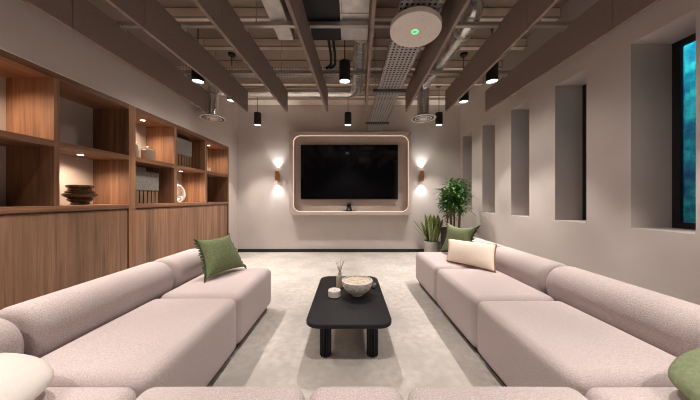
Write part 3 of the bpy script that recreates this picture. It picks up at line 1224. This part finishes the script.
rm = thing('remote_control', 'black remote control lying at the right of the bowl', 'remote', (.265, 2.53, TZ), math.radians(-14))
obj('case', bx(-.023, .023, -.085, .085, 0, .016, .006, 3), M['black'], rm)
for r_ in range(4):
    b = B()
    for c_ in range(3):
        lathe(b, [(.0045, .0162), (.0045, .018)], (-.012 + c_ * .012, -.03 + r_ * .022, 0), 10)
    obj('button_row', b, M['button'], rm)

# ------------------------------------------------------------------ ornaments on the shelves
vz = thing('vase', 'squat ridged amber glass vase on the counter shelf', 'vase', (-2.80, 2.50, ZS + .001))
b = B()
lathe(b, [(.058, 0), (.072, .008), (.066, .024), (.098, .052), (.090, .066), (.122, .088), (.130, .102), (.128, .112), (.108, .126), (.112, .134), (.092, .150), (.086, .166), (.102, .182), (.104, .198), (.094, .204), (.080, .198), (.078, .16), (.05, .05), (.02, .03)], seg=44)
obj('body', b, M['amber'], vz, 22)

for dy, dx, r, h, lab in ((3.145, -2.80, .034, .20, 'slim pale jar on the upper shelf, nearest the divider'), (3.29, -2.76, .072, .165, 'wide pale lidded jar on the upper shelf, under a downlight')):
    j = thing('jar', lab, 'jar', (dx, dy, ZM + .001), 0, 'pale jars on the upper shelf')
    b = B()
    lathe(b, [(r * .95, 0), (r, .006), (r, h - .02), (r * .9, h - .012)], seg=28)
    obj('body', b, M['candle_jar'], j, 40)
    b = B()
    lathe(b, [(r * .92, h - .0115), (r * .92, h - .002), (r * .3, h + .003), (.010, h + .008), (.014, h + .028), (.006, h + .034)], seg=28)
    obj('lid', b, M['white_ceramic'], j, 40)


def woven_block(x, y, z, w, hb, hs, label):
    t = thing('woven_sculpture', label, 'ornament', (x, y, z), 0, 'grey woven ornaments')
    b = B()
    rbox(b, 0, 0, hs + hb / 2, .10, w, hb, .012, 3, 6)
    obj('woven_block', b, M['grey_weave'], t, 60)
    n = 7
    for k in range(n):
        yy = -w / 2 + .03 + (w - .06) * k / (n - 1)
        obj('slat', bx(-.04, .04, yy - .023, yy + .023, 0, hs + .002, .003, 2), M['stem'], t)
    return t


woven_block(-2.76, 3.21, ZS + .001, .44, .26, .17, 'grey woven block on wooden slats in the lower bay')
woven_block(-2.78, 3.96, ZM + .001, .44, .27, .20, 'grey woven block on wooden slats in the upper bay, in shadow')
sl = obj('slate_panel', bx(-2.99, -2.965, 2.95, 3.20, ZS + .001, ZS + .47, .003, 1), M['slate'])
tag(sl, 'dark slate panel leaning behind the grey woven block in the lower bay', 'panel')

rg = thing('ring_sculpture', 'white ring sculpture with a small ball on the lower shelf', 'ornament', (-2.74, 3.85, ZS + .001), math.radians(-36))
b = B()
pts = []
for k in range(41):
    a = 2 * PI * k / 40
    pts.append((.012 * math.sin(2 * a), .078 * math.sin(a), .150 + .118 * -math.cos(a)))
tube(b, pts, .03, 12, caps=False, rad=[.026 + .006 * math.cos(2 * PI * k / 40) for k in range(41)])
obj('outer_ring', b, M['white_ceramic'], rg, 60)
b = B()
pts = []
for k in range(33):
    a = 2 * PI * k / 32
    pts.append((.045 + .01 * math.cos(a), .034 * math.sin(a), .055 + .042 * -math.cos(a)))
tube(b, pts, .013, 10, caps=False)
obj('inner_ring', b, M['white_ceramic'], rg, 60)
for k, lab in ((0, 'small pale cup on the upper shelf at the far end, nearer one'), (1, 'small pale cup on the upper shelf at the far end, farther one')):
    cu = obj('cup', lathe(B(), [(.026, 0), (.032, .01), (.034, .085), (.03, .085), (.026, .02)], seg=24), M['white_ceramic'], None, 40)
    cu.location = (-2.72, 4.56 + k * .10, ZM + .001)
    tag(cu, lab, 'cup', 'pale cups on the upper shelf')

# ------------------------------------------------------------------ plants
def leaf_strip(b, base, direction, up_bend, length, width, n=8, droop=0.0, cols=4, edge=False, fold=.15, tip=.85):
    """a thin curved leaf with a little thickness, widest at a third"""
    d = Vector(direction).normalized()
    side = d.cross(Vector((0, 0, 1)))
    if side.length < .05:
        a = random.uniform(0, 2 * PI)
        side = Vector((math.cos(a), math.sin(a), 0))
    side.normalize()
    p = Vector(base)
    rows_t, rows_b = [], []
    for i in range(n + 1):
        s = i / n
        w = width * (0.55 + 1.1 * s - 1.0 * s * s) * (1 - max(0, (s - tip) / (1 - tip)) ** 1.5) * .5 if edge else width * .5 * math.sin(PI * min(1, .08 + .92 * s)) ** .7
        nrm = side.cross(d).normalized()
        row = []
        for c in range(cols + 1):
            q = -1 + 2 * c / cols
            row.append(p + side * (q * w) + nrm * (abs(q) * w * fold))
        rows_t.append(row)
        rows_b.append([v - nrm * .0025 for v in row])
        d = (d + Vector((0, 0, -droop / n)) + Vector(up_bend) / n).normalized()
        p = p + d * (length / n)
    for rows, flip in ((rows_t, False), (rows_b, True)):
        R = [[b.verts.new(v) for v in r] for r in rows]
        for i in range(n):
            for c in range(cols):
                q = (R[i][c], R[i][c + 1], R[i + 1][c + 1], R[i + 1][c])
                f = b.faces.new(q[::-1] if flip else q)
                if edge and (c == 0 or c == cols - 1):
                    f.material_index = 1


sp = thing('snake_plant', 'snake plant with yellow edged upright leaves in a grey concrete pot', 'potted plant', (1.84, 5.27, 0))
b = B()
lathe(b, [(.165, 0), (.175, .01), (.185, .32), (.178, .33), (.165, .32), (.16, .27), (.02, .265)], seg=36)
obj('pot', b, M['pot'], sp, 40)
b = B()
lathe(b, [(.158, .266), (.158, .29), (.02, .295)], seg=28)
obj('soil', b, M['soil'], sp, 40)
b = B()
for k in range(38):
    a = random.uniform(0, 2 * PI)
    r = random.uniform(.01, .11)
    lean = random.uniform(.1, .7) * (r / .11)
    leaf_strip(b, (r * math.cos(a), r * math.sin(a), .285), (lean * math.cos(a), lean * math.sin(a), 1), (0, 0, .1), random.uniform(.38, .66), random.uniform(.10, .125), edge=True, cols=6)
leaf_strip(b, (-.09, -.02, .285), (-.55, -.1, 1), (-.25, 0, 0), .62, .05, edge=True, cols=6)
leaf_strip(b, (-.10, .0, .285), (-.75, .1, 1), (-.2, 0, 0), .5, .05, edge=True, cols=6)
leaf_strip(b, (.10, -.02, .285), (.45, -.1, 1), (.1, 0, 0), .6, .05, edge=True, cols=6)
obj('leaves', b, [M['snake_leaf'], M['snake_edge']], sp, 60)

tp = thing('tall_plant', 'tall bushy green cane plant in a black planter in the back right corner', 'potted plant', (2.06, 4.72, 0))
b = B()
box(b, -.19, .19, -.19, .19, 0, .66, .008, 2)
obj('planter', b, M['black'], tp)
obj('soil', bx(-.17, .17, -.17, .17, .6605, .675), M['soil'], tp)
canes = [(-.06, -.03, 1.42), (.03, .05, 1.55), (.07, -.06, 1.30), (-.02, .09, 1.20), (-.10, .04, 1.36), (.12, .02, 1.5)]
b = B()
tips = []
for x, y, h in canes:
    top = (x * 1.3, y * 1.3, h - .03)
    tube(b, arc((x, y, .67), (x * 1.1, y * 1.1, .9), top, 6), .016, 8, rad=[.018 - .001 * i for i in range(7)])
    tips.append(Vector(top))
obj('canes', b, M['stem'], tp, 60)
b = B()
rr = random.Random(5)
for tpnt in tips:
    for k in range(230):
        a = rr.uniform(0, 2 * PI)
        el = rr.uniform(-.35, 1.1)
        off = Vector((rr.gauss(0, .06), rr.gauss(0, .06), rr.uniform(-.30, .10)))
        d = (math.cos(a), math.sin(a), el)
        pos = tpnt + off
        L_ = rr.uniform(.10, .20)
        if tp.location.x + pos.x + L_ * max(0, d[0]) > 2.585:
            continue
        leaf_strip(b, pos, d, (0, 0, 0), L_, rr.uniform(.016, .026), n=4, droop=rr.uniform(.3, 1.1), cols=2, fold=.25)
obj('foliage', b, M['leaf'], tp, 60)
